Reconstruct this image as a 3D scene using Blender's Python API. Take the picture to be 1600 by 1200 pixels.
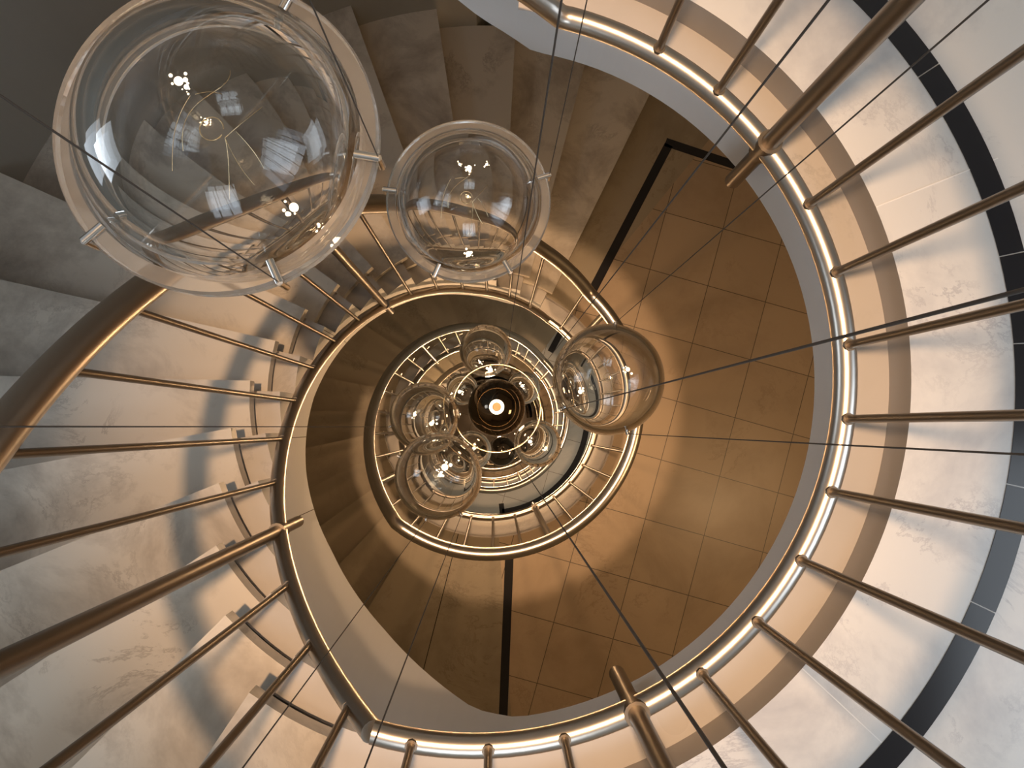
import bpy, math, random
from math import sin, cos, pi, radians, atan2, hypot, sqrt, degrees
from mathutils import Vector, Matrix
random.seed(4)
for o in list(bpy.data.objects): bpy.data.objects.remove(o, do_unlink=True)
S = bpy.context.scene; COL = S.collection

# ------------------------------------------------------------------ camera, world, light, exposure
FOC = 1200.0; CAM = Vector((0.023, -0.083, 1.05)); RA, RB = -0.0558, 0.022
cd = bpy.data.cameras.new('camera'); cam = bpy.data.objects.new('camera', cd); COL.objects.link(cam); S.camera = cam
cd.sensor_fit = 'HORIZONTAL'; cd.sensor_width = 36.0; cd.lens = 36.0 * FOC / 1600.0; cd.clip_start = 0.01
W2C = Matrix.Rotation(RA, 3, 'X') @ Matrix.Rotation(RB, 3, 'Y')
C2W = W2C.transposed()
cam.matrix_world = Matrix.Translation(CAM) @ C2W.to_4x4()

w = bpy.data.worlds.new('sky'); S.world = w; w.use_nodes = True
w.node_tree.nodes['Background'].inputs[0].default_value = (0.72, 0.84, 1.0, 1); w.node_tree.nodes['Background'].inputs[1].default_value = 1.3

def area(name, loc, target, sx, sy, power, col, spread=180):
    l = bpy.data.lights.new(name, 'AREA'); l.shape = 'RECTANGLE'; l.size = sx; l.size_y = sy; l.energy = power; l.color = col; l.spread = radians(spread)
    o = bpy.data.objects.new(name, l); COL.objects.link(o); o.location = loc
    o.rotation_euler = (Vector(target) - Vector(loc)).to_track_quat('-Z', 'Z').to_euler(); return o
DAY = (0.80, 0.90, 1.0); WARM = (1.0, 0.62, 0.30)
area('window_or_fill', (2.58, -0.75, 1.5), (0.6, -0.3, 0.0), 1.9, 1.3, 20, DAY)
area('window_or_fill', (0.02, -1.50, 1.15), (0.0, 0.6, -0.2), 0.7, 0.7, 5.5, DAY)  # added daylight fill for the opposite fascia, no known window here
area('window_or_fill', (-1.58, 0.10, 0.30), (0, 0, 0.0), 0.7, 0.5, 3.0, DAY)

def point(name, loc, r, power, col):
    l = bpy.data.lights.new(name, 'POINT'); l.shadow_soft_size = r; l.energy = power; l.color = col
    o = bpy.data.objects.new(name, l); COL.objects.link(o); o.location = loc; return o
def spot(name, loc, r, power, col, cone, blend):
    l = bpy.data.lights.new(name, 'SPOT'); l.shadow_soft_size = r; l.energy = power; l.color = col; l.spot_size = radians(cone); l.spot_blend = blend
    o = bpy.data.objects.new(name, l); COL.objects.link(o); o.location = loc; return o
spot('pendant_light', (0.0, 0.0, 3.10), 0.05, 430, (1.0, 0.60, 0.32), 33, 0.9)
point('pendant_glow', (0.0, 0.0, 3.10), 0.05, 28, (1.0, 0.70, 0.46))
point('well_fill', (0.02, 0.02, -2.15), 0.04, 9, (1.0, 0.58, 0.28))  # added warm fill below the dark ball, no lamp there
point('well_fill', (0.02, 0.03, -5.6), 0.04, 34, (1.0, 0.62, 0.32))  # added fill deeper down, brightens the lowest storeys
area('landing_fill', (1.75, -0.6, -0.30), (1.5, -0.6, -3.0), 0.5, 0.5, 11, WARM)  # unseen fill added under the top landing to warm the floor below
area('landing_fill', (1.75, -0.6, -2.88), (1.5, -0.6, -6.0), 0.5, 0.5, 16, (1.0, 0.82, 0.62))  # the same added fill one landing lower

S.view_settings.view_transform = 'Standard'; S.view_settings.look = 'None'; S.view_settings.gamma = 1.0
S.view_settings.use_curve_mapping = False; S.view_settings.exposure = 0.12
cy = S.cycles
cy.use_denoising = True; cy.max_bounces = 20; cy.transmission_bounces = 18; cy.glossy_bounces = 8; cy.diffuse_bounces = 5
cy.caustics_reflective = False; cy.caustics_refractive = True; cy.sample_clamp_indirect = 3.0; cy.sample_clamp_direct = 0

# ------------------------------------------------------------------ pixel (measured once) to point on a horizontal plane
def at(px, py, z):
    d = C2W @ Vector(((px - 800) / FOC, -(py - 600) / FOC, -1.0))
    return CAM + d * ((z - CAM.z) / d.z)

# ------------------------------------------------------------------ materials
def mat(name, base, rough=0.5, metal=0.0):
    m = bpy.data.materials.new(name); m.use_nodes = True
    b = m.node_tree.nodes['Principled BSDF']; b.inputs['Base Color'].default_value = (*base, 1)
    b.inputs['Roughness'].default_value = rough; b.inputs['Metallic'].default_value = metal
    return m
def N(m, t, **kw):
    n = m.node_tree.nodes.new(t)
    for k, v in kw.items():
        if k in n.inputs: n.inputs[k].default_value = v
        else: setattr(n, k, v)
    return n
def L(m, a, b): m.node_tree.links.new(a, b)
def marble(name, base, blot, vein, rough, scale=2.2, blot_amt=0.55, tile=None, joint=(0.12, 0.10, 0.08)):
    m = mat(name, base, rough); bs = m.node_tree.nodes['Principled BSDF']
    g = N(m, 'ShaderNodeNewGeometry'); oi = N(m, 'ShaderNodeObjectInfo'); va = N(m, 'ShaderNodeVectorMath', operation='ADD')
    L(m, g.outputs['Position'], va.inputs[0]); sc_ = N(m, 'ShaderNodeMath', operation='MULTIPLY'); L(m, oi.outputs['Random'], sc_.inputs[0]); sc_.inputs[1].default_value = 37.0
    L(m, sc_.outputs[0], va.inputs[1]); pos = va.outputs[0]      # every slab is cut from another piece of the stone
    n1 = N(m, 'ShaderNodeTexNoise', Scale=scale, Detail=6.0, Roughness=0.66, Distortion=0.35); L(m, pos, n1.inputs['Vector'])
    r1 = N(m, 'ShaderNodeValToRGB'); r1.color_ramp.elements[0].position = 0.47; r1.color_ramp.elements[1].position = 0.72
    L(m, n1.outputs['Fac'], r1.inputs[0])
    n2 = N(m, 'ShaderNodeTexNoise', Scale=scale * 1.0, Detail=10.0, Roughness=0.72, Distortion=0.5); L(m, pos, n2.inputs['Vector'])
    r2 = N(m, 'ShaderNodeValToRGB'); e = r2.color_ramp.elements
    e[0].position = 0.485; e[0].color = (0, 0, 0, 1); e[1].position = 0.503; e[1].color = (1, 1, 1, 1)
    x = e.new(0.521); x.color = (0, 0, 0, 1); L(m, n2.outputs['Fac'], r2.inputs[0])
    n3 = N(m, 'ShaderNodeTexNoise', Scale=scale * 1.3, Detail=2.0); L(m, pos, n3.inputs['Vector'])
    r3 = N(m, 'ShaderNodeValToRGB'); r3.color_ramp.elements[0].position = 0.5; r3.color_ramp.elements[1].position = 0.68; L(m, n3.outputs['Fac'], r3.inputs[0])
    mv = N(m, 'ShaderNodeMath', operation='MULTIPLY'); L(m, r2.outputs[0], mv.inputs[0]); L(m, r3.outputs[0], mv.inputs[1])
    mh = N(m, 'ShaderNodeMath', operation='MULTIPLY'); L(m, mv.outputs[0], mh.inputs[0]); mh.inputs[1].default_value = 0.6; mv = mh
    k = N(m, 'ShaderNodeMath', operation='MULTIPLY'); L(m, r1.outputs[0], k.inputs[0]); k.inputs[1].default_value = blot_amt
    a = N(m, 'ShaderNodeMix', data_type='RGBA'); a.inputs[6].default_value = (*base, 1); a.inputs[7].default_value = (*blot, 1); L(m, k.outputs[0], a.inputs[0])
    c = N(m, 'ShaderNodeMix', data_type='RGBA'); L(m, a.outputs[2], c.inputs[6]); c.inputs[7].default_value = (*vein, 1); L(m, mv.outputs[0], c.inputs[0])
    out = c.outputs[2]
    if tile:
        size, ang, org = tile
        mp = N(m, 'ShaderNodeMapping', vector_type='TEXTURE'); L(m, g.outputs['Position'], mp.inputs['Vector'])
        mp.inputs['Location'].default_value = (org[0], org[1], 0); mp.inputs['Rotation'].default_value = (0, 0, ang)
        br = N(m, 'ShaderNodeTexBrick', offset=0.0, squash=1.0); L(m, mp.outputs[0], br.inputs['Vector'])
        br.inputs['Scale'].default_value = 1.0; br.inputs['Brick Width'].default_value = size; br.inputs['Row Height'].default_value = size
        br.inputs['Mortar Size'].default_value = 0.0016; br.inputs['Mortar Smooth'].default_value = 0.0
        br.inputs['Color1'].default_value = (1, 1, 1, 1); br.inputs['Color2'].default_value = (0.90, 0.89, 0.88, 1); br.inputs['Mortar'].default_value = (1, 1, 1, 1)
        mu = N(m, 'ShaderNodeMix', data_type='RGBA', blend_type='MULTIPLY'); mu.inputs[0].default_value = 1; L(m, out, mu.inputs[6]); L(m, br.outputs['Color'], mu.inputs[7])
        j = N(m, 'ShaderNodeMix', data_type='RGBA'); L(m, mu.outputs[2], j.inputs[6]); j.inputs[7].default_value = (*joint, 1); L(m, br.outputs['Fac'], j.inputs[0]); out = j.outputs[2]
    tv = N(m, 'ShaderNodeMapRange'); tv.inputs[3].default_value = 0.84; tv.inputs[4].default_value = 1.0; L(m, oi.outputs['Random'], tv.inputs[0])
    tm_ = N(m, 'ShaderNodeVectorMath', operation='SCALE'); L(m, out, tm_.inputs[0]); L(m, tv.outputs[0], tm_.inputs['Scale']); L(m, tm_.outputs[0], bs.inputs['Base Color'])
    rr = N(m, 'ShaderNodeMapRange'); rr.inputs[3].default_value = rough; rr.inputs[4].default_value = rough + 0.18; L(m, n3.outputs['Fac'], rr.inputs[0]); L(m, rr.outputs[0], bs.inputs['Roughness'])
    return m
def steel(name, base, rough):
    m = mat(name, base, rough, 1.0); bs = m.node_tree.nodes['Principled BSDF']
    n = N(m, 'ShaderNodeTexNoise', Scale=160.0, Detail=2.0, Roughness=0.5)
    g = N(m, 'ShaderNodeNewGeometry'); L(m, g.outputs['Position'], n.inputs['Vector'])
    r = N(m, 'ShaderNodeMapRange'); r.inputs[1].default_value = 0.3; r.inputs[2].default_value = 0.7; r.inputs[3].default_value = rough - 0.01; r.inputs[4].default_value = rough + 0.01
    a = N(m, 'ShaderNodeMix', data_type='RGBA'); a.inputs[6].default_value = (*[c * 0.94 for c in base], 1); a.inputs[7].default_value = (*base, 1)
    n.inputs['Scale'].default_value = 12.0; L(m, n.outputs['Fac'], a.inputs[0]); L(m, a.outputs[2], bs.inputs['Base Color']); return m
def plaster(name, base, rough=0.7):
    m = mat(name, base, rough); bs = m.node_tree.nodes['Principled BSDF']
    n = N(m, 'ShaderNodeTexNoise', Scale=9.0, Detail=4.0)
    a = N(m, 'ShaderNodeMix', data_type='RGBA'); a.inputs[6].default_value = (*[c * 0.93 for c in base], 1); a.inputs[7].default_value = (*base, 1)
    g = N(m, 'ShaderNodeNewGeometry'); L(m, g.outputs['Position'], n.inputs['Vector']); L(m, n.outputs['Fac'], a.inputs[0]); L(m, a.outputs[2], bs.inputs['Base Color']); return m
def emis(name, col, st):
    m = bpy.data.materials.new(name); m.use_nodes = True; nt = m.node_tree; nt.nodes.remove(nt.nodes['Principled BSDF'])
    e = nt.nodes.new('ShaderNodeEmission'); e.inputs[0].default_value = (*col, 1); e.inputs[1].default_value = st
    nt.links.new(e.outputs[0], nt.nodes['Material Output'].inputs[0]); return m
def glass(name, col, ior=1.47):
    m = bpy.data.materials.new(name); m.use_nodes = True; nt = m.node_tree; nt.nodes.remove(nt.nodes['Principled BSDF'])
    e = nt.nodes.new('ShaderNodeBsdfGlass'); e.inputs['Color'].default_value = (*col, 1); e.inputs['Roughness'].default_value = 0.0; e.inputs['IOR'].default_value = ior
    nt.links.new(e.outputs[0], nt.nodes['Material Output'].inputs[0]); return m
def frosted(name):
    m = glass(name, (0.97, 0.98, 0.98)); nt = m.node_tree; g = next(n for n in nt.nodes if n.type == 'BSDF_GLASS')
    g.inputs['Roughness'].default_value = 0.06; d = nt.nodes.new('ShaderNodeBsdfTranslucent'); d.inputs[0].default_value = (0.9, 0.9, 0.9, 1)
    e = nt.nodes.new('ShaderNodeBsdfDiffuse'); e.inputs[0].default_value = (0.9, 0.9, 0.9, 1)
    a = nt.nodes.new('ShaderNodeMixShader'); nt.links.new(d.outputs[0], a.inputs[1]); nt.links.new(e.outputs[0], a.inputs[2])
    x = nt.nodes.new('ShaderNodeMixShader'); x.inputs[0].default_value = 0.16; nt.links.new(g.outputs[0], x.inputs[1]); nt.links.new(a.outputs[0], x.inputs[2])
    nt.links.new(x.outputs[0], nt.nodes['Material Output'].inputs[0]); return m
tile_org = at(1196, 472, -2.58)
M = dict(
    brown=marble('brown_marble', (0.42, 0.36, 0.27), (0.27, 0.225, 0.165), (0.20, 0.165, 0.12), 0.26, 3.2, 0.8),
    riser=plaster('shaded_riser', (0.27, 0.22, 0.17), 0.5), edge=plaster('slab_edge_stone', (0.40, 0.36, 0.32), 0.3),  # riser tone darkened to carry the shade beneath the nosings
    white=marble('white_marble', (0.72, 0.72, 0.71), (0.46, 0.47, 0.50), (0.36, 0.36, 0.40), 0.12, 4.2, 0.85),
    tread=marble('veined_marble', (0.76, 0.70, 0.61), (0.33, 0.28, 0.23), (0.36, 0.31, 0.26), 0.28, 3.8, 0.9),
    ledge=marble('pale_marble', (0.62, 0.59, 0.56), (0.50, 0.48, 0.45), (0.42, 0.40, 0.38), 0.22, 1.6, 0.4),
    tan=marble('tan_marble_tiles', (0.58, 0.45, 0.32), (0.42, 0.31, 0.21), (0.36, 0.26, 0.17), 0.26, 2.6, 0.7, (0.288, radians(-15.7), tile_org)),
    grey=marble('grey_blue_marble', (0.56, 0.57, 0.55), (0.40, 0.42, 0.42), (0.3, 0.3, 0.3), 0.25, 2.0, 0.4, (0.288, radians(-15.7), tile_org)),
    black=mat('black_marble', (0.022, 0.022, 0.026), 0.16),
    paint=plaster('white_paint', (0.88, 0.89, 0.90), 0.6),
    wall=plaster('grey_plaster', (0.36, 0.36, 0.33), 0.8),
    steel=steel('brushed_steel', (0.64, 0.58, 0.51), 0.30),
    dark_steel=steel('bronzed_steel', (0.28, 0.245, 0.205), 0.36),
    chrome=mat('polished_clamp', (0.9, 0.88, 0.85), 0.12, 1.0),
    brass=mat('brass', (0.85, 0.68, 0.42), 0.18, 1.0),
    copper=mat('copper', (0.75, 0.36, 0.18), 0.45, 0.3),
    cable=mat('steel_cable', (0.05, 0.045, 0.04), 0.6),
    glass=glass('clear_glass', (0.99, 0.99, 0.985)),
    frost=frosted('clear_acrylic'),
    darkball=mat('dark_mirror', (0.16, 0.13, 0.10), 0.06, 1.0),
    joint=mat('dark_joint', (0.10, 0.09, 0.08), 0.8), pale_joint=mat('pale_joint', (0.85, 0.84, 0.82), 0.5),
    lamp=emis('warm_lamp', (1.0, 0.70, 0.42), 70.0),
    bulb=emis('glint_glow', (1.0, 0.78, 0.52), 30.0),  # glow of the highlights set inside the globes, not real lamps
    ring=emis('warm_ring', (1.0, 0.72, 0.42), 6.0),
)

# ------------------------------------------------------------------ mesh helpers
class MB:
    def __init__(s): s.v = []; s.f = []; s.mi = []; s.sm = []
    def add(s, v, f, mi=0, smooth=False):
        b = len(s.v); s.v += [tuple(p) for p in v]; s.f += [tuple(i + b for i in q) for q in f]; s.mi += [mi] * len(f); s.sm += [smooth] * len(f); return s
    def build(s, name, m, parent=None):
        me = bpy.data.meshes.new(name); me.from_pydata(s.v, [], s.f)
        for x in (m if isinstance(m, (list, tuple)) else [m]): me.materials.append(x)
        me.polygons.foreach_set('use_smooth', s.sm); me.polygons.foreach_set('material_index', s.mi); me.update()
        o = bpy.data.objects.new(name, me); COL.objects.link(o)
        if parent: o.parent = parent
        return o
def empty(name, loc=(0, 0, 0)):
    o = bpy.data.objects.new(name, None); o.empty_display_size = 0.1; COL.objects.link(o); o.location = loc; return o
def tag(o, label, cat, group=None):
    o['label'] = label; o['category'] = cat
    if group: o['group'] = group
    return o
def struct(o, label=None):
    o['kind'] = 'structure'
    if label: o['label'] = label
    return o
def P(r, a, z): return (r * cos(radians(a)), r * sin(radians(a)), z)
def sector(mb, r0, r1, a0, a1, z0, z1, mi=0, step=3.0):
    """solid annular block; r0, r1, z0, z1 may be functions of the angle"""
    fn = lambda q: q if callable(q) else (lambda a: q)
    r0, r1, z0, z1 = map(fn, (r0, r1, z0, z1)); n = max(1, int(math.ceil(abs(a1 - a0) / step)))
    v = []; f = []
    for i in range(n + 1):
        a = a0 + (a1 - a0) * i / n
        v += [P(r0(a), a, z0(a)), P(r1(a), a, z0(a)), P(r1(a), a, z1(a)), P(r0(a), a, z1(a))]
    s = 1 if a1 > a0 else -1
    for i in range(n):
        b = 4 * i; c = b + 4
        for k in range(4):
            q = (b + k, b + (k + 1) % 4, c + (k + 1) % 4, c + k); f.append(q[::-1] if s > 0 else q)
    f.append((0, 1, 2, 3) if s > 0 else (3, 2, 1, 0)); e = 4 * n; f.append((e + 3, e + 2, e + 1, e) if s > 0 else (e, e + 1, e + 2, e + 3))
    return mb.add(v, f, mi)
def tube(mb, pts, r, n=12, closed=False, caps=True, mi=0):
    pts = [Vector(p) for p in pts]; m = len(pts); v = []; f = []; up = None
    for i, p in enumerate(pts):
        a = pts[(i - 1) % m] if (closed or i > 0) else p; b = pts[(i + 1) % m] if (closed or i < m - 1) else p
        t = (b - a).normalized()
        if up is None: up = t.orthogonal().normalized()
        else: up = (up - t * up.dot(t)).normalized()
        s = t.cross(up); rr = r(i / max(1, m - 1)) if callable(r) else r
        for k in range(n): v.append(p + (up * cos(2 * pi * k / n) + s * sin(2 * pi * k / n)) * rr)
    for i in range(m if closed else m - 1):
        for k in range(n):
            a = i * n + k; b = i * n + (k + 1) % n; c = ((i + 1) % m) * n; f.append((a, b, c + (k + 1) % n, c + k))
    mb.add(v, f, mi, True)
    if caps and not closed:
        mb.add(v[:n], [tuple(range(n))[::-1]], mi); mb.add(v[-n:], [tuple(range(n))], mi)
    return mb
def interp(pts):
    def g(u):
        if u >= pts[0][0]: return pts[0][1]
        for (a, za), (b, zb) in zip(pts, pts[1:]):
            if u >= b: return za + (zb - za) * (a - u) / (a - b)
        return pts[-1][1]
    return g

# ------------------------------------------------------------------ the plan: unrolled angle u falls as the stair descends
H = 2.58; RR = 0.5075; RF = 0.54; RC = 0.60; RO = 1.62
BOT = [(273, H), (117, 0.35), (94, 0.14), (77, 0), (-106, 0), (-150, -0.605), (-262, -2.23), (-285, -2.44), (-303, -H), (-484, -H), (-546, -3.46), (-614, -4.36), (-673, -2 * H)]
TOP = [(272, 3.615), (117, 1.42), (89, 1.12), (66, 1.035), (-109, 1.035), (-169.6, 0.227), (-202, -0.19), (-262, -1.045), (-290, -1.35), (-304, -1.47), (-313, -1.545), (-487, -1.545), (-546, -2.40), (-614, -3.306), (-673, -2 * H + 1.035)]
for k in (1, 2):
    BOT += [(u - 380 * k, z - H * k) for u, z in [(-484, -H), (-546, -3.46), (-614, -4.36), (-673, -2 * H)]]
    TOP += [(u - 380 * k, z - H * k) for u, z in [(-487, -1.545), (-546, -2.40), (-614, -3.306), (-673, -2 * H + 1.035)]]
bot = interp(BOT); top = interp(TOP)
START = {-1: 268.0, 0: -112.0, 1: -481.5, 2: -861.5, 3: -1241.5}      # first riser of the flight leaving level k
NR = 17; PITCH = 11.5; RISE = H / NR
def tout(a): return RO if a % 360 > 90 else 1.88
def fend(k): return START[k] - PITCH * (NR - 1)
FAS0 = [(-84, -0.18), (-91, -0.225), (-97, -0.32), (-112, -0.56), (-122, -0.70), (-134, -0.86), (-157, -1.09), (-181, -1.35), (-207, -1.69), (-238, -2.15), (-258, -2.49), (-270, -2.67), (-279, -2.76)]
FSH = {-1: (360, H), 0: (0, 0), 1: (-360 - 12, -H), 2: (-360 * 2 - 28, -2 * H), 3: (-360 * 3 - 48, -3 * H)}
fas = interp([(u + FSH[k][0], z + FSH[k][1]) for k in (-1, 0, 1, 2, 3) for u, z in FAS0])

# outer edge of the plan: round behind the flights, a rectangular lobby beside the landings
LA = radians(16)
def rout(a):
    a = a % 360
    if 92 <= a < 250: return RO
    if 88 < a < 92: return RO + 0.33 * (92 - a) / 4
    t = radians(a) + LA; c, s = cos(t), sin(t); r = 9
    if s > 1e-6: r = min(r, 1.95 / s)
    if s < -1e-6: r = min(r, 1.62 / -s)
    if c > 1e-6: r = min(r, 2.70 / c)
    return r

# ------------------------------------------------------------------ landings (floors), ledges, fascias
names = {0: 'top', 1: 'second', 2: 'third', 3: 'fourth'}
for k in range(0, 4):
    a0 = fend(k - 1) if k > 0 else fend(-1); a1 = START[k]; z = -H * k
    mb = MB()
    if k == 1:          # tiles between the two black inlays, plain marble outside them
        for b0, b1, mi in ((a1, -446, 2), (-446, -309, 0), (-309, a0, 2)): sector(mb, RC, rout, b0, b1, z - 0.12, z, mi, 2.0)
    else: sector(mb, RC, rout, a1, a0, z - 0.12, z, 0, 2.0)
    if 1: sector(mb, RC, rout, a1, a0, z - 0.18, z - 0.12, 1, 2.0)
    fl = struct(mb.build('floor', [(M['white'], M['tan'], M['grey'], M['tan'])[k], M['paint'], M['brown'], M['edge']]))
    for p in fl.data.polygons:
        if abs(p.normal.z) < .1 and hypot(p.center.x, p.center.y) < RC + .01: p.material_index = 3
struct(sector(MB(), 0.0, lambda a: rout(a), 0, 360, -4 * H - 0.1, -4 * H).build('floor', M['tan']))
struct(sector(MB(), 0.0, lambda a: rout(a) + .1, 0, 360, 4.4, 4.5).build('ceiling', M['paint']))

# ------------------------------------------------------------------ walls with two window openings and a third added for the fascia fill
def wallpart(name, a0, a1, holes):
    mb = MB(); st = 2.0; n = int(round((a1 - a0) / st))
    for i in range(n):
        p, q = a0 + (a1 - a0) * i / n, a0 + (a1 - a0) * (i + 1) / n; spans = [(-4 * H, 4.4)]
        for h0, h1, z0, z1 in holes:
            if p >= h0 - 1e-6 and q <= h1 + 1e-6: spans = [(-4 * H, z0), (z1, 4.4)]
        for z0, z1 in spans: sector(mb, rout, lambda a: rout(a) + 0.1, p, q, z0, z1, 0, 2.0)
    return struct(mb.build(name, M['wall']))
wallpart('wall_left', 86.0, 250.0, [(170, 186, 0.05, 0.55)])
wallpart('wall_right', -110.0, 86.0, [(-40, 8, 0.85, 2.2), (-100, -78, 0.8, 1.5)])

# ------------------------------------------------------------------ stair flights
FL = {-1: ('marble stair flight rising overhead beyond the top edge of the photo', 5), 0: ('wide pale marble stair flight descending on the left of the photo', 0),
      1: ('shadowed marble stair flight one storey down, below the second landing', 0), 2: ('small marble stair flight two storeys down inside the well', 0), 3: ('deepest marble stair flight at the bottom of the well', 0)}
for k in range(-1, 4):
    z0 = -H * k; s = START[k]
    root = tag(empty('stair_flight', P(1.1, s - 90, z0 - H)), FL[k][0], 'stairs', None)
    inv = Vector(root.location)
    def part(mb, nm, m):
        mb.v = [tuple(Vector(p) - inv) for p in mb.v]; return mb.build(nm, m, root)
    for j in range(NR):
        zt = z0 - RISE * (j + 1); a = s - PITCH * j; b = a - PITCH if j < NR - 1 else a - 1.0
        zu = zt + RISE
        # riser plate below the nosing of the step above
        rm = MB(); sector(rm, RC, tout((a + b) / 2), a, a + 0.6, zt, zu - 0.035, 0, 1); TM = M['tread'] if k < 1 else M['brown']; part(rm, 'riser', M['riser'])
        if j < NR - 1:
            tm = MB(); ov = 0.024
            n = 5; v = []; f = []
            # the nosing runs parallel to the radius, 16 mm beyond the riser below it
            for i in range(n + 1):
                t = i / n; aa = a + (b - a) * t
                for r in (RC, tout((a + b) / 2)):
                    for zz in (zt - 0.035, zt):
                        off = -degrees(ov / r) * (i == n); v.append(P(r, aa + off, zz))
            for i in range(n):
                p = 4 * i; q = p + 4
                f += [(p + 1, q + 1, q + 3, p + 3), (p, p + 2, q + 2, q), (p, q, q + 1, p + 1), (p + 2, p + 3, q + 3, q + 2)]
            f += [(0, 1, 3, 2), (4 * n, 4 * n + 2, 4 * n + 3, 4 * n + 1)]
            tm.add(v, f); part(tm, 'tread', TM)
    # soffit slab under the treads
    so = MB(); zl = lambda a: z0 - (s - a) / PITCH * RISE - RISE
    sector(so, RC + 0.005, RO - 0.005, s, s - PITCH * (NR - 1), lambda a: fas(a) + 0.0, lambda a: zl(a) - 0.05, 0, 4); part(so, 'soffit', M['paint'])
def ledge_z(u):
    for k in range(-1, 4):
        s = START[k]
        if u <= s and u > fend(k): return -H * k - RISE * (int((s - u) / PITCH) + 1) - 0.06
        if u > s: return -H * k - 0.06
    return -H * 4 - 0.06
def steps_between(u0, u1):
    """cut points so ledges step exactly at the risers"""
    cuts = [u0, u1]
    for k in range(-1, 4):
        for j in range(NR): cuts.append(START[k] - PITCH * j)
    return sorted({c for c in cuts if u1 <= c <= u0}, reverse=True)
def stringer(u0, u1, fjoints):
    mb = MB(); cs = steps_between(u0, u1)
    for p, q in zip(cs, cs[1:]):
        zz = ledge_z((p + q) / 2)
        sector(mb, RF, RC + 0.008, q, p, fas, lambda a, zz=zz: max(zz, fas(a) + .05), 0, 2.5)
    for j in fjoints:                                                       # hairline panel joints
        zz = ledge_z(j); mb.add([P(RF - .0006, j + .09, fas(j)), P(RF - .0006, j - .09, fas(j)), P(RF - .0006, j - .09, zz), P(RF - .0006, j + .09, zz)], [(0, 1, 2, 3)], 1)
    return mb
n_tr = 1
SEG = [(268, 84, []), (84, -112, []), (-112, fend(0), [-146.5, -168, -203]), (fend(0), START[1], []), (START[1], fend(1), []), (fend(1), START[2], []), (START[2], fend(2), []), (fend(2), START[3], []), (START[3], fend(3), [])]
for u0, u1, js in SEG:
    o = struct(stringer(u0, u1, js).build('trim_%d' % n_tr, [M['paint'], M['joint'], M['ledge']])); n_tr += 1
    me = o.data
    for p in me.polygons:
        if p.normal.z > 0.9: p.material_index = 2

# ------------------------------------------------------------------ black inlays and joints
def strip(mb, p, q, wd, z, mi=0, th=0.003):
    p = Vector((p[0], p[1], 0)); q = Vector((q[0], q[1], 0)); d = (q - p).normalized(); n = Vector((-d.y, d.x, 0)) * wd / 2
    v = [p - n, q - n, q + n, p + n]; mb.add([(x.x, x.y, z - 0.002) for x in v] + [(x.x, x.y, z + th) for x in v], [(3, 2, 1, 0), (4, 5, 6, 7), (0, 1, 5, 4), (1, 2, 6, 5), (2, 3, 7, 6), (3, 0, 4, 7)], mi)
mb = MB()
cuts = [82, 62, 33.5, 12.0, 2.5, -12.5, -25.5, -40.2, -60, -85, -110]
for p, q in zip(cuts, cuts[1:]): sector(mb, 0.746, 0.782, q + 0.06, p - 0.06, -0.002, 0.0012, 0, 2)
struct(mb.build('trim_%d' % n_tr, M['black'])); n_tr += 1
jm = MB()
for a, r0, r1 in [(22.0, RC, .79), (-43, RC, .745), (-43.5, .79, 2), (2.3, .785, 2), (62, RC, 2), (-80, RC, 2), (-12, .785, 1.7)]: strip(jm, P(r0, a, 0), P(r1, a, 0), 0.0016, 0.0, 0, 0.0006)
struct(jm.build('trim_%d' % n_tr, M['pale_joint'])); n_tr += 1
z1 = -H; mb = MB()
A0, A1, A2 = at(921, 463, z1), at(1045, 226, z1), at(1250, 292, z1)
strip(mb, A0, A1, 0.042, z1, 0, 0.0012); strip(mb, at(1040, 222, z1), A2, 0.042, z1, 0, 0.0012)
strip(mb, at(796, 866, z1), at(785, 1150, z1), 0.040, z1, 0, 0.0012)
for a_ in (-104.3,): strip(mb, P(RC, a_, 0), P(1.7, a_, 0), .0035, z1, 0, .0006)
struct(mb.build('trim_%d' % n_tr, M['black'])); n_tr += 1
mb = MB(); z2 = -2 * H
sector(mb, 0.745, 0.79, -84, 30, z2 - .002, z2 + .0015, 0, 2); strip(mb, P(0.70, -84, 0), P(0.79, -84, 0), .04, z2, 0, .0015)
strip(mb, at(876, 520, z2), at(860, 550, z2), 0.05, z2, 0, 0.0015)
struct(mb.build('trim_%d' % n_tr, M['black'])); n_tr += 1

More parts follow.
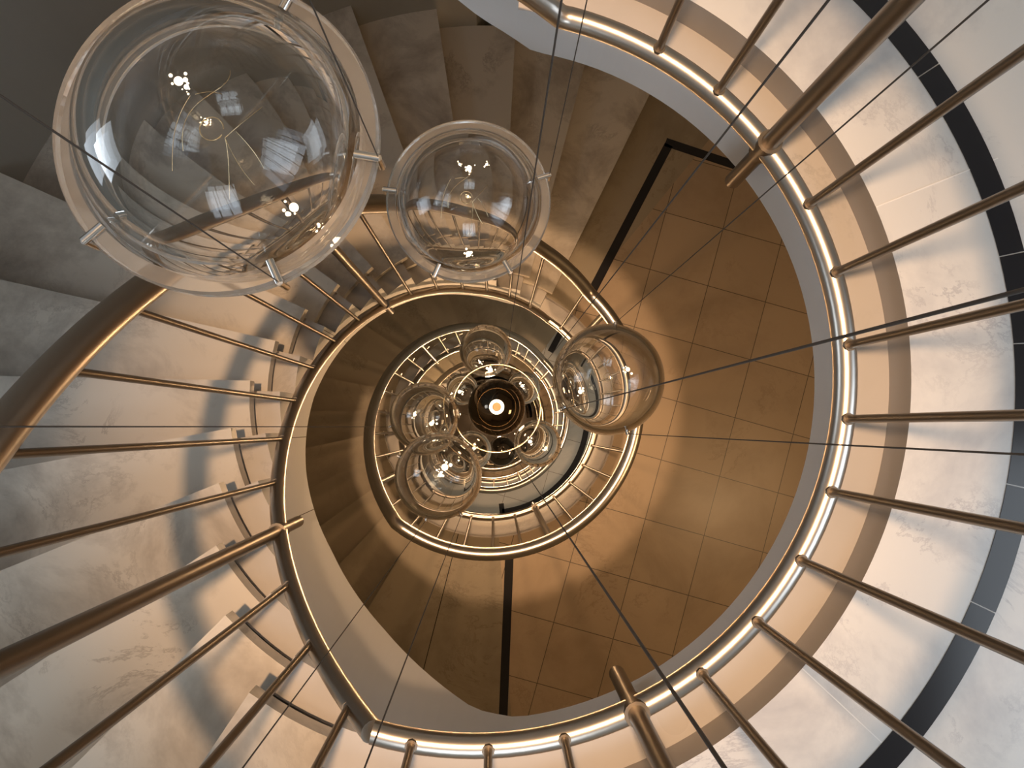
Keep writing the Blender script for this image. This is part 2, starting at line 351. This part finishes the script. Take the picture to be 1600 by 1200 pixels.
# ------------------------------------------------------------------ railings
land_a = [60.5 - 11.45 * i for i in range(15)]; flight_a = [-111 - 11.25 * i for i in range(17)]
POST = {37.6, -65.2, -144.75, -223.5}
def is_post(a): return any(abs(a - p) < 3 for p in POST)
def railing(u0, u1, angs, label, n=10):
    mid = (u0 + u1) / 2
    root = tag(empty('railing', P(RR, mid, bot(mid))), label, 'railing'); inv = root.location
    def part(mb, nm, m, par=None): mb.v = [tuple(Vector(p) - inv) for p in mb.v]; return mb.build(nm, m, par or root)
    us = [u0]
    while us[-1] - 2.5 > u1: us.append(us[-1] - 2.5)
    us.append(u1); keys = [u for u, _ in BOT + TOP if u1 < u < u0]
    def path(fn, pts): return [P(RR, u, fn(u)) for u in sorted(set([x for x in us if all(abs(x - q) > 1.2 for q, _ in pts)] + [q for q, _ in pts if u1 <= q <= u0] + [u0, u1]), reverse=True)]
    part(tube(MB(), path(top, TOP), 0.0225, n + 6), 'handrail', M['steel'])
    part(tube(MB(), path(bot, BOT), 0.0162, n + 6), 'bottom_rail', M['steel'])
    for a, post in angs:
        zb, zt = bot(a), top(a)
        if post:
            m_ = MB(); tube(m_, [P(RR, a, zb - 0.150), P(RR, a, zb - 0.147), P(RR, a, zt)], lambda t: 0.0125, n + 4)
            b_ = tube(MB(), [P(RR, a, zb - 0.09), P(RF + .004, a, zb - 0.09)], 0.009, n); tube(m_, [P(RR, a, zb - 0.019), P(RR, a, zb + 0.02)], 0.0175, n + 4)
            po = part(m_, 'post', M['dark_steel']); part(b_, 'bracket', M['dark_steel'], po)
        else:
            m_ = MB(); tube(m_, [P(RR, a, zb), P(RR, a, zt)], 0.0056, n); tube(m_, [P(RR, a, zb + .010), P(RR, a, zb + 0.0195)], 0.0085, n); part(m_, 'baluster', M['dark_steel'])
lv = [('top landing, its rail largest in the photo', 'flight on the left, its handrail crossing behind the big globe'), ('second landing, a bright arc around the lower well', 'second flight down, inside the left arc of the well'),
      ('third landing, inside the lower well', 'third flight down'), ('fourth landing, near the bottom of the well', 'fourth flight down, deepest of all')]
railing(250, 72, [(360 + x, is_post(x)) for x in [-y for y in (115 + 11.25 * i for i in range(14))]] + [(92.5, False), (81, False), ], 'steel railing of the overhead flight at the top edge of the photo')
for k in range(4):
    sh = -360 * k; e = [-106, -484, -864, -1244][k]
    st = [72, -303, -673, -1053][k]
    L1 = [(a + sh, is_post(a)) for a in land_a + flight_a if st > a + sh >= e]; nxt = [-303, -673, -1053, -1433][k]
    L2 = [(a + sh, is_post(a)) for a in flight_a if a + sh < e and a + sh > nxt] + [(a + sh - 360, False) for a in land_a if a + sh - 360 > nxt and k > 0]
    nn = 10 if k == 0 else 6
    railing(st, e, L1, 'brushed steel railing around the ' + lv[k][0], nn)
    railing(e, nxt, L2, 'brushed steel railing beside the ' + lv[k][1], nn)

# ------------------------------------------------------------------ hanging glass globes
def sphere_v(R, nu, nv, flip):
    v = [(0, 0, R)]; f = []
    for i in range(1, nv):
        t = pi * i / nv
        for j in range(nu): p = 2 * pi * j / nu; v.append((R * sin(t) * cos(p), R * sin(t) * sin(p), R * cos(t)))
    v.append((0, 0, -R)); e = len(v) - 1
    for j in range(nu): f.append((0, 1 + j, 1 + (j + 1) % nu)); b = 1 + (nv - 2) * nu; f.append((e, b + (j + 1) % nu, b + j))
    for i in range(nv - 2):
        for j in range(nu): a = 1 + i * nu + j; b = 1 + i * nu + (j + 1) % nu; f.append((a, a + nu, b + nu, b))
    return v, [q[::-1] for q in f] if flip else f
def globe(px, py, pr, R, wall, label, clamps, strand=0, glints=(), cable_top=4.4):
    # depth along the ray from the globe's real radius
    d = C2W @ Vector(((px - 800) / FOC, -(py - 600) / FOC, -1.0)); k = R * FOC / pr
    c = CAM + d * k
    root = tag(empty('glass_globe', c), label, 'glass globe', 'glass globes hanging in the stairwell')
    nu = 96 if pr > 60 else 48; flange = pr > 100; Rd = R * 0.885 if flange else R
    mb = MB(); v, f = sphere_v(Rd, nu, nu // 2, False); mb.add(v, f, 0, True); v, f = sphere_v(Rd * wall, nu, nu // 2, True); mb.add(v, f, 0, True)
    mb.build('shell', M['glass'], root)
    # the clear flange that joins the two half domes: a ring with a rounded edge
    h = R * (0.07 if flange else 0.02); prof = [(Rd + .0006, -h), (R * .985, -h), (R, -h * .6), (R, h * .6), (R * .985, h), (Rd + .0006, h)]; v = []; f = []; n = nu
    dz = R * .15
    for i in range(n):
        a = 2 * pi * i / n
        for r_, z_ in prof: v.append((r_ * cos(a), r_ * sin(a), z_ + dz))
    for i in range(n):
        for q in range(6):
            p0, p1 = i * 6 + q, i * 6 + (q + 1) % 6; p2, p3 = ((i + 1) % n) * 6 + (q + 1) % 6, ((i + 1) % n) * 6 + q; f.append((p0, p3, p2, p1))
    if flange: MB().add(v, f).build('rim', M['frost'], root)
    for cx_, cy_, wire in clamps:
        q = at(cx_, cy_, c.z + (R * .15 if flange else 0)) - c; q.z = 0; u = q.normalized(); q = u * R
        m_ = MB(); cr = 0.0042 * (R / .15) ** .5; up = Vector((0, 0, h + cr + (dz if flange else 0)))
        tube(m_, [u * (Rd * .985 if flange else R * .93) + up, u * (R + .004) + up], cr, 12); tube(m_, [u * (R + .003) + up, u * (R + .003) + up - Vector((0, 0, 2 * h + cr))], cr * .8, 12)
        m_.build('clamp', M['chrome'], root)
        b = u * (R + .003) + up
        if wire: tube(MB(), [b, b + Vector((0, 0, cable_top - c.z - h))], 0.0006, 6).build('cable', M['cable'], root)
    if strand:
        m_ = MB(); s = R * 0.56; rs = random.Random(int(px))
        ring = [Vector((cos(t) * .13 - .05, sin(t) * .13 + .06, .35)) * s for t in [2 * pi * i / 24 for i in range(23)]]
        tube(m_, ring, 0.0007, 6)
        def arc(a, b, c_, d_): return [((1 - t) ** 3 * Vector(a) + 3 * t * (1 - t) ** 2 * Vector(b) + 3 * t * t * (1 - t) * Vector(c_) + t ** 3 * Vector(d_)) * s for t in [i / 14 for i in range(15)]]
        for a in [((.08, -.02, .3), (.2, .1, .3), (.3, .25, .2), (.42, .42, .1)), ((.2, .05, .3), (.3, -.05, .2), (.36, -.12, .1), (.42, -.26, 0)), ((.08, -.02, .3), (.1, -.2, .2), (.06, -.4, .1), (.04, -.62, 0)),
                  ((.08, -.02, .3), (.14, -.2, .2), (.22, -.35, .1), (.32, -.45, 0)), ((-.46, -.1, .1), (-.5, .5, .3), (.2, .4, .4), (.05, .85, .1)), ((-.62, -.3, 0), (-.6, .1, .1), (-.55, .3, .1), (-.4, .55, .1)), ((-.3, .52, .2), (-.15, .56, .2), (-.1, .55, .2), (0, .52, .2))]:
            tube(m_, arc(*a), 0.0004, 5)
        m_.build('gold_strand', M['brass'], root)
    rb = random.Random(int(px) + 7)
    for bx, by, br in glints:                       # glints added as tiny glowing beads: a larger one with small sparks around it
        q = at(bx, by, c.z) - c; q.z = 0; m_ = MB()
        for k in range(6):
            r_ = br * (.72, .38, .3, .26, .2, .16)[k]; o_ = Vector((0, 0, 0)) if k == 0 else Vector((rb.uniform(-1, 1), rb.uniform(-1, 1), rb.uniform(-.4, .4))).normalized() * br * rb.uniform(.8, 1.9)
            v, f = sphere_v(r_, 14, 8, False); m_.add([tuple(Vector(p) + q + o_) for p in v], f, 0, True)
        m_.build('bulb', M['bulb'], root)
    return root
GL = [
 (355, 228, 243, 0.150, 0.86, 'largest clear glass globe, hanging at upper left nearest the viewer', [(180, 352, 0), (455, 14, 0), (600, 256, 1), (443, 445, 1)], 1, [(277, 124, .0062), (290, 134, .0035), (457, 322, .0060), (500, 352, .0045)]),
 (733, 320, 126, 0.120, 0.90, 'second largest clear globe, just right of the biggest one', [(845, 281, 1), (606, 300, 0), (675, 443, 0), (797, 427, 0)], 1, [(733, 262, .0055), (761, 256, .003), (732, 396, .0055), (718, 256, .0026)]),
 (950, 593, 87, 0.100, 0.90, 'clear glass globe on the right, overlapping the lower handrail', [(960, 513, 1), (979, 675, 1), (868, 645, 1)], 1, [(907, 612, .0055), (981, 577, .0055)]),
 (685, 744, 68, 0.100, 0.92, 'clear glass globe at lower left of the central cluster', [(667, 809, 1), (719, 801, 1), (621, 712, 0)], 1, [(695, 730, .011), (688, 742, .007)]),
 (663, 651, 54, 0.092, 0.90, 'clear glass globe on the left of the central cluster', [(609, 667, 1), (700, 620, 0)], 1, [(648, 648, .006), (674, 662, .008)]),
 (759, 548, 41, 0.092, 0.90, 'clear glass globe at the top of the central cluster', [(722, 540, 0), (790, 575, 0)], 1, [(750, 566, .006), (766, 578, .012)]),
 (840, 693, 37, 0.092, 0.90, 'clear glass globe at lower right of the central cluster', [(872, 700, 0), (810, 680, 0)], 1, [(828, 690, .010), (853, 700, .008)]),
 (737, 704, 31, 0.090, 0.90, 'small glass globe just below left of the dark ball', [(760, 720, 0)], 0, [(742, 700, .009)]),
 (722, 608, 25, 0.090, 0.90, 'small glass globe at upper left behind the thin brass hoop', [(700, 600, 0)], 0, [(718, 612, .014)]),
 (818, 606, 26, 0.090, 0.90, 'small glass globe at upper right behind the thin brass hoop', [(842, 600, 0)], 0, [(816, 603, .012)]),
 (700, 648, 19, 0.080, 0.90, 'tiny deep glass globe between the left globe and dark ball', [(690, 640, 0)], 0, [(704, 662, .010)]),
]
for g in GL: globe(*g)
# dark mirrored ball with a glowing ring, and the brass hoop around it
def on_ray(px, py, depth): return CAM + (C2W @ Vector(((px - 800) / FOC, -(py - 600) / FOC, -1.0))) * depth
Rb = 0.095; c = on_ray(776, 637, Rb * FOC / 45)
root = tag(empty('pendant_lamp', c), 'dark mirrored ball with a glowing ring, in the centre of the well', 'lamp')
v, f = sphere_v(Rb, 64, 32, False); MB().add(v, f, 0, True).build('ball', M['darkball'], root)
tube(MB(), [(0.019 * cos(2 * pi * i / 32), 0.019 * sin(2 * pi * i / 32), Rb + 0.004) for i in range(32)], 0.0048, 10, True).build('glowing_ring', M['ring'], root)
tube(MB(), [(0, 0, Rb - .01), (0, 0, Rb + .02)], 0.012, 12).build('socket', M['copper'], root)
c = on_ray(883, 704 - 0, 4.9)
c = on_ray(784, 705, 0.09 * FOC / 23)
tag(MB().add(*[x if i else [tuple(Vector(p) + c) for p in x] for i, x in enumerate(sphere_v(0.09, 40, 20, False))], 0, True).build('mirror_ball', M['darkball']), 'small dark mirrored ball below the larger dark ball', 'mirror ball')
hp = on_ray(776, 638, 2.45); hr = 0.1404
root = tag(empty('hanging_hoop', hp), 'thin brass hoop circling the central dark ball', 'hoop')
tube(MB(), [(hr * cos(2 * pi * i / 72), hr * sin(2 * pi * i / 72), 0) for i in range(72)], 0.0028, 8, True).build('hoop', M['brass'], root)
for a in (-56, 52, 81.2):       # cables tied to the hoop
    o = Vector((CAM.x - hp.x, CAM.y - hp.y)); d = Vector((cos(radians(a)), sin(radians(a)))); t = -o.dot(d) + sqrt(o.dot(d) ** 2 - o.dot(o) + hr * hr); q = o + d * t
    tube(MB(), [(q.x, q.y, 0), (q.x, q.y, 4.4 - hp.z)], 0.0006, 6).build('cable', M['cable'], root)

# ------------------------------------------------------------------ the warm lamp high in the well (above the camera)
root = tag(empty('ceiling_lamp', (0, 0, 3.15)), 'warm pendant lamp hanging high above the well', 'lamp')
BULBS = [(0, 0, 0, .045)] + [(.17 * cos(2.4 * i) * (1 + .35 * sin(i * 1.7)), .17 * sin(2.4 * i) * (1 + .35 * sin(i * 1.7)), .10 + .16 * (i % 3), .034) for i in range(9)]
for i, (x, y, z, r) in enumerate(BULBS):
    v, f = sphere_v(r, 24, 12, False); MB().add([(p[0] + x, p[1] + y, p[2] + z) for p in v], f, 0, True).build('bulb', M['lamp'], root)
    if i: tube(MB(), [(0, 0, .55), (x * .8, y * .8, .56), (x, y, z + r * .8)], 0.003, 8).build('arm', M['dark_steel'], root)
tube(MB(), [(0, 0, 0.035), (0, 0, 0.12)], 0.016, 16).build('socket', M['dark_steel'], root)
tube(MB(), [(0, 0, 0.09), (0, 0, 1.25)], 0.003, 8).build('cord', M['cable'], root)
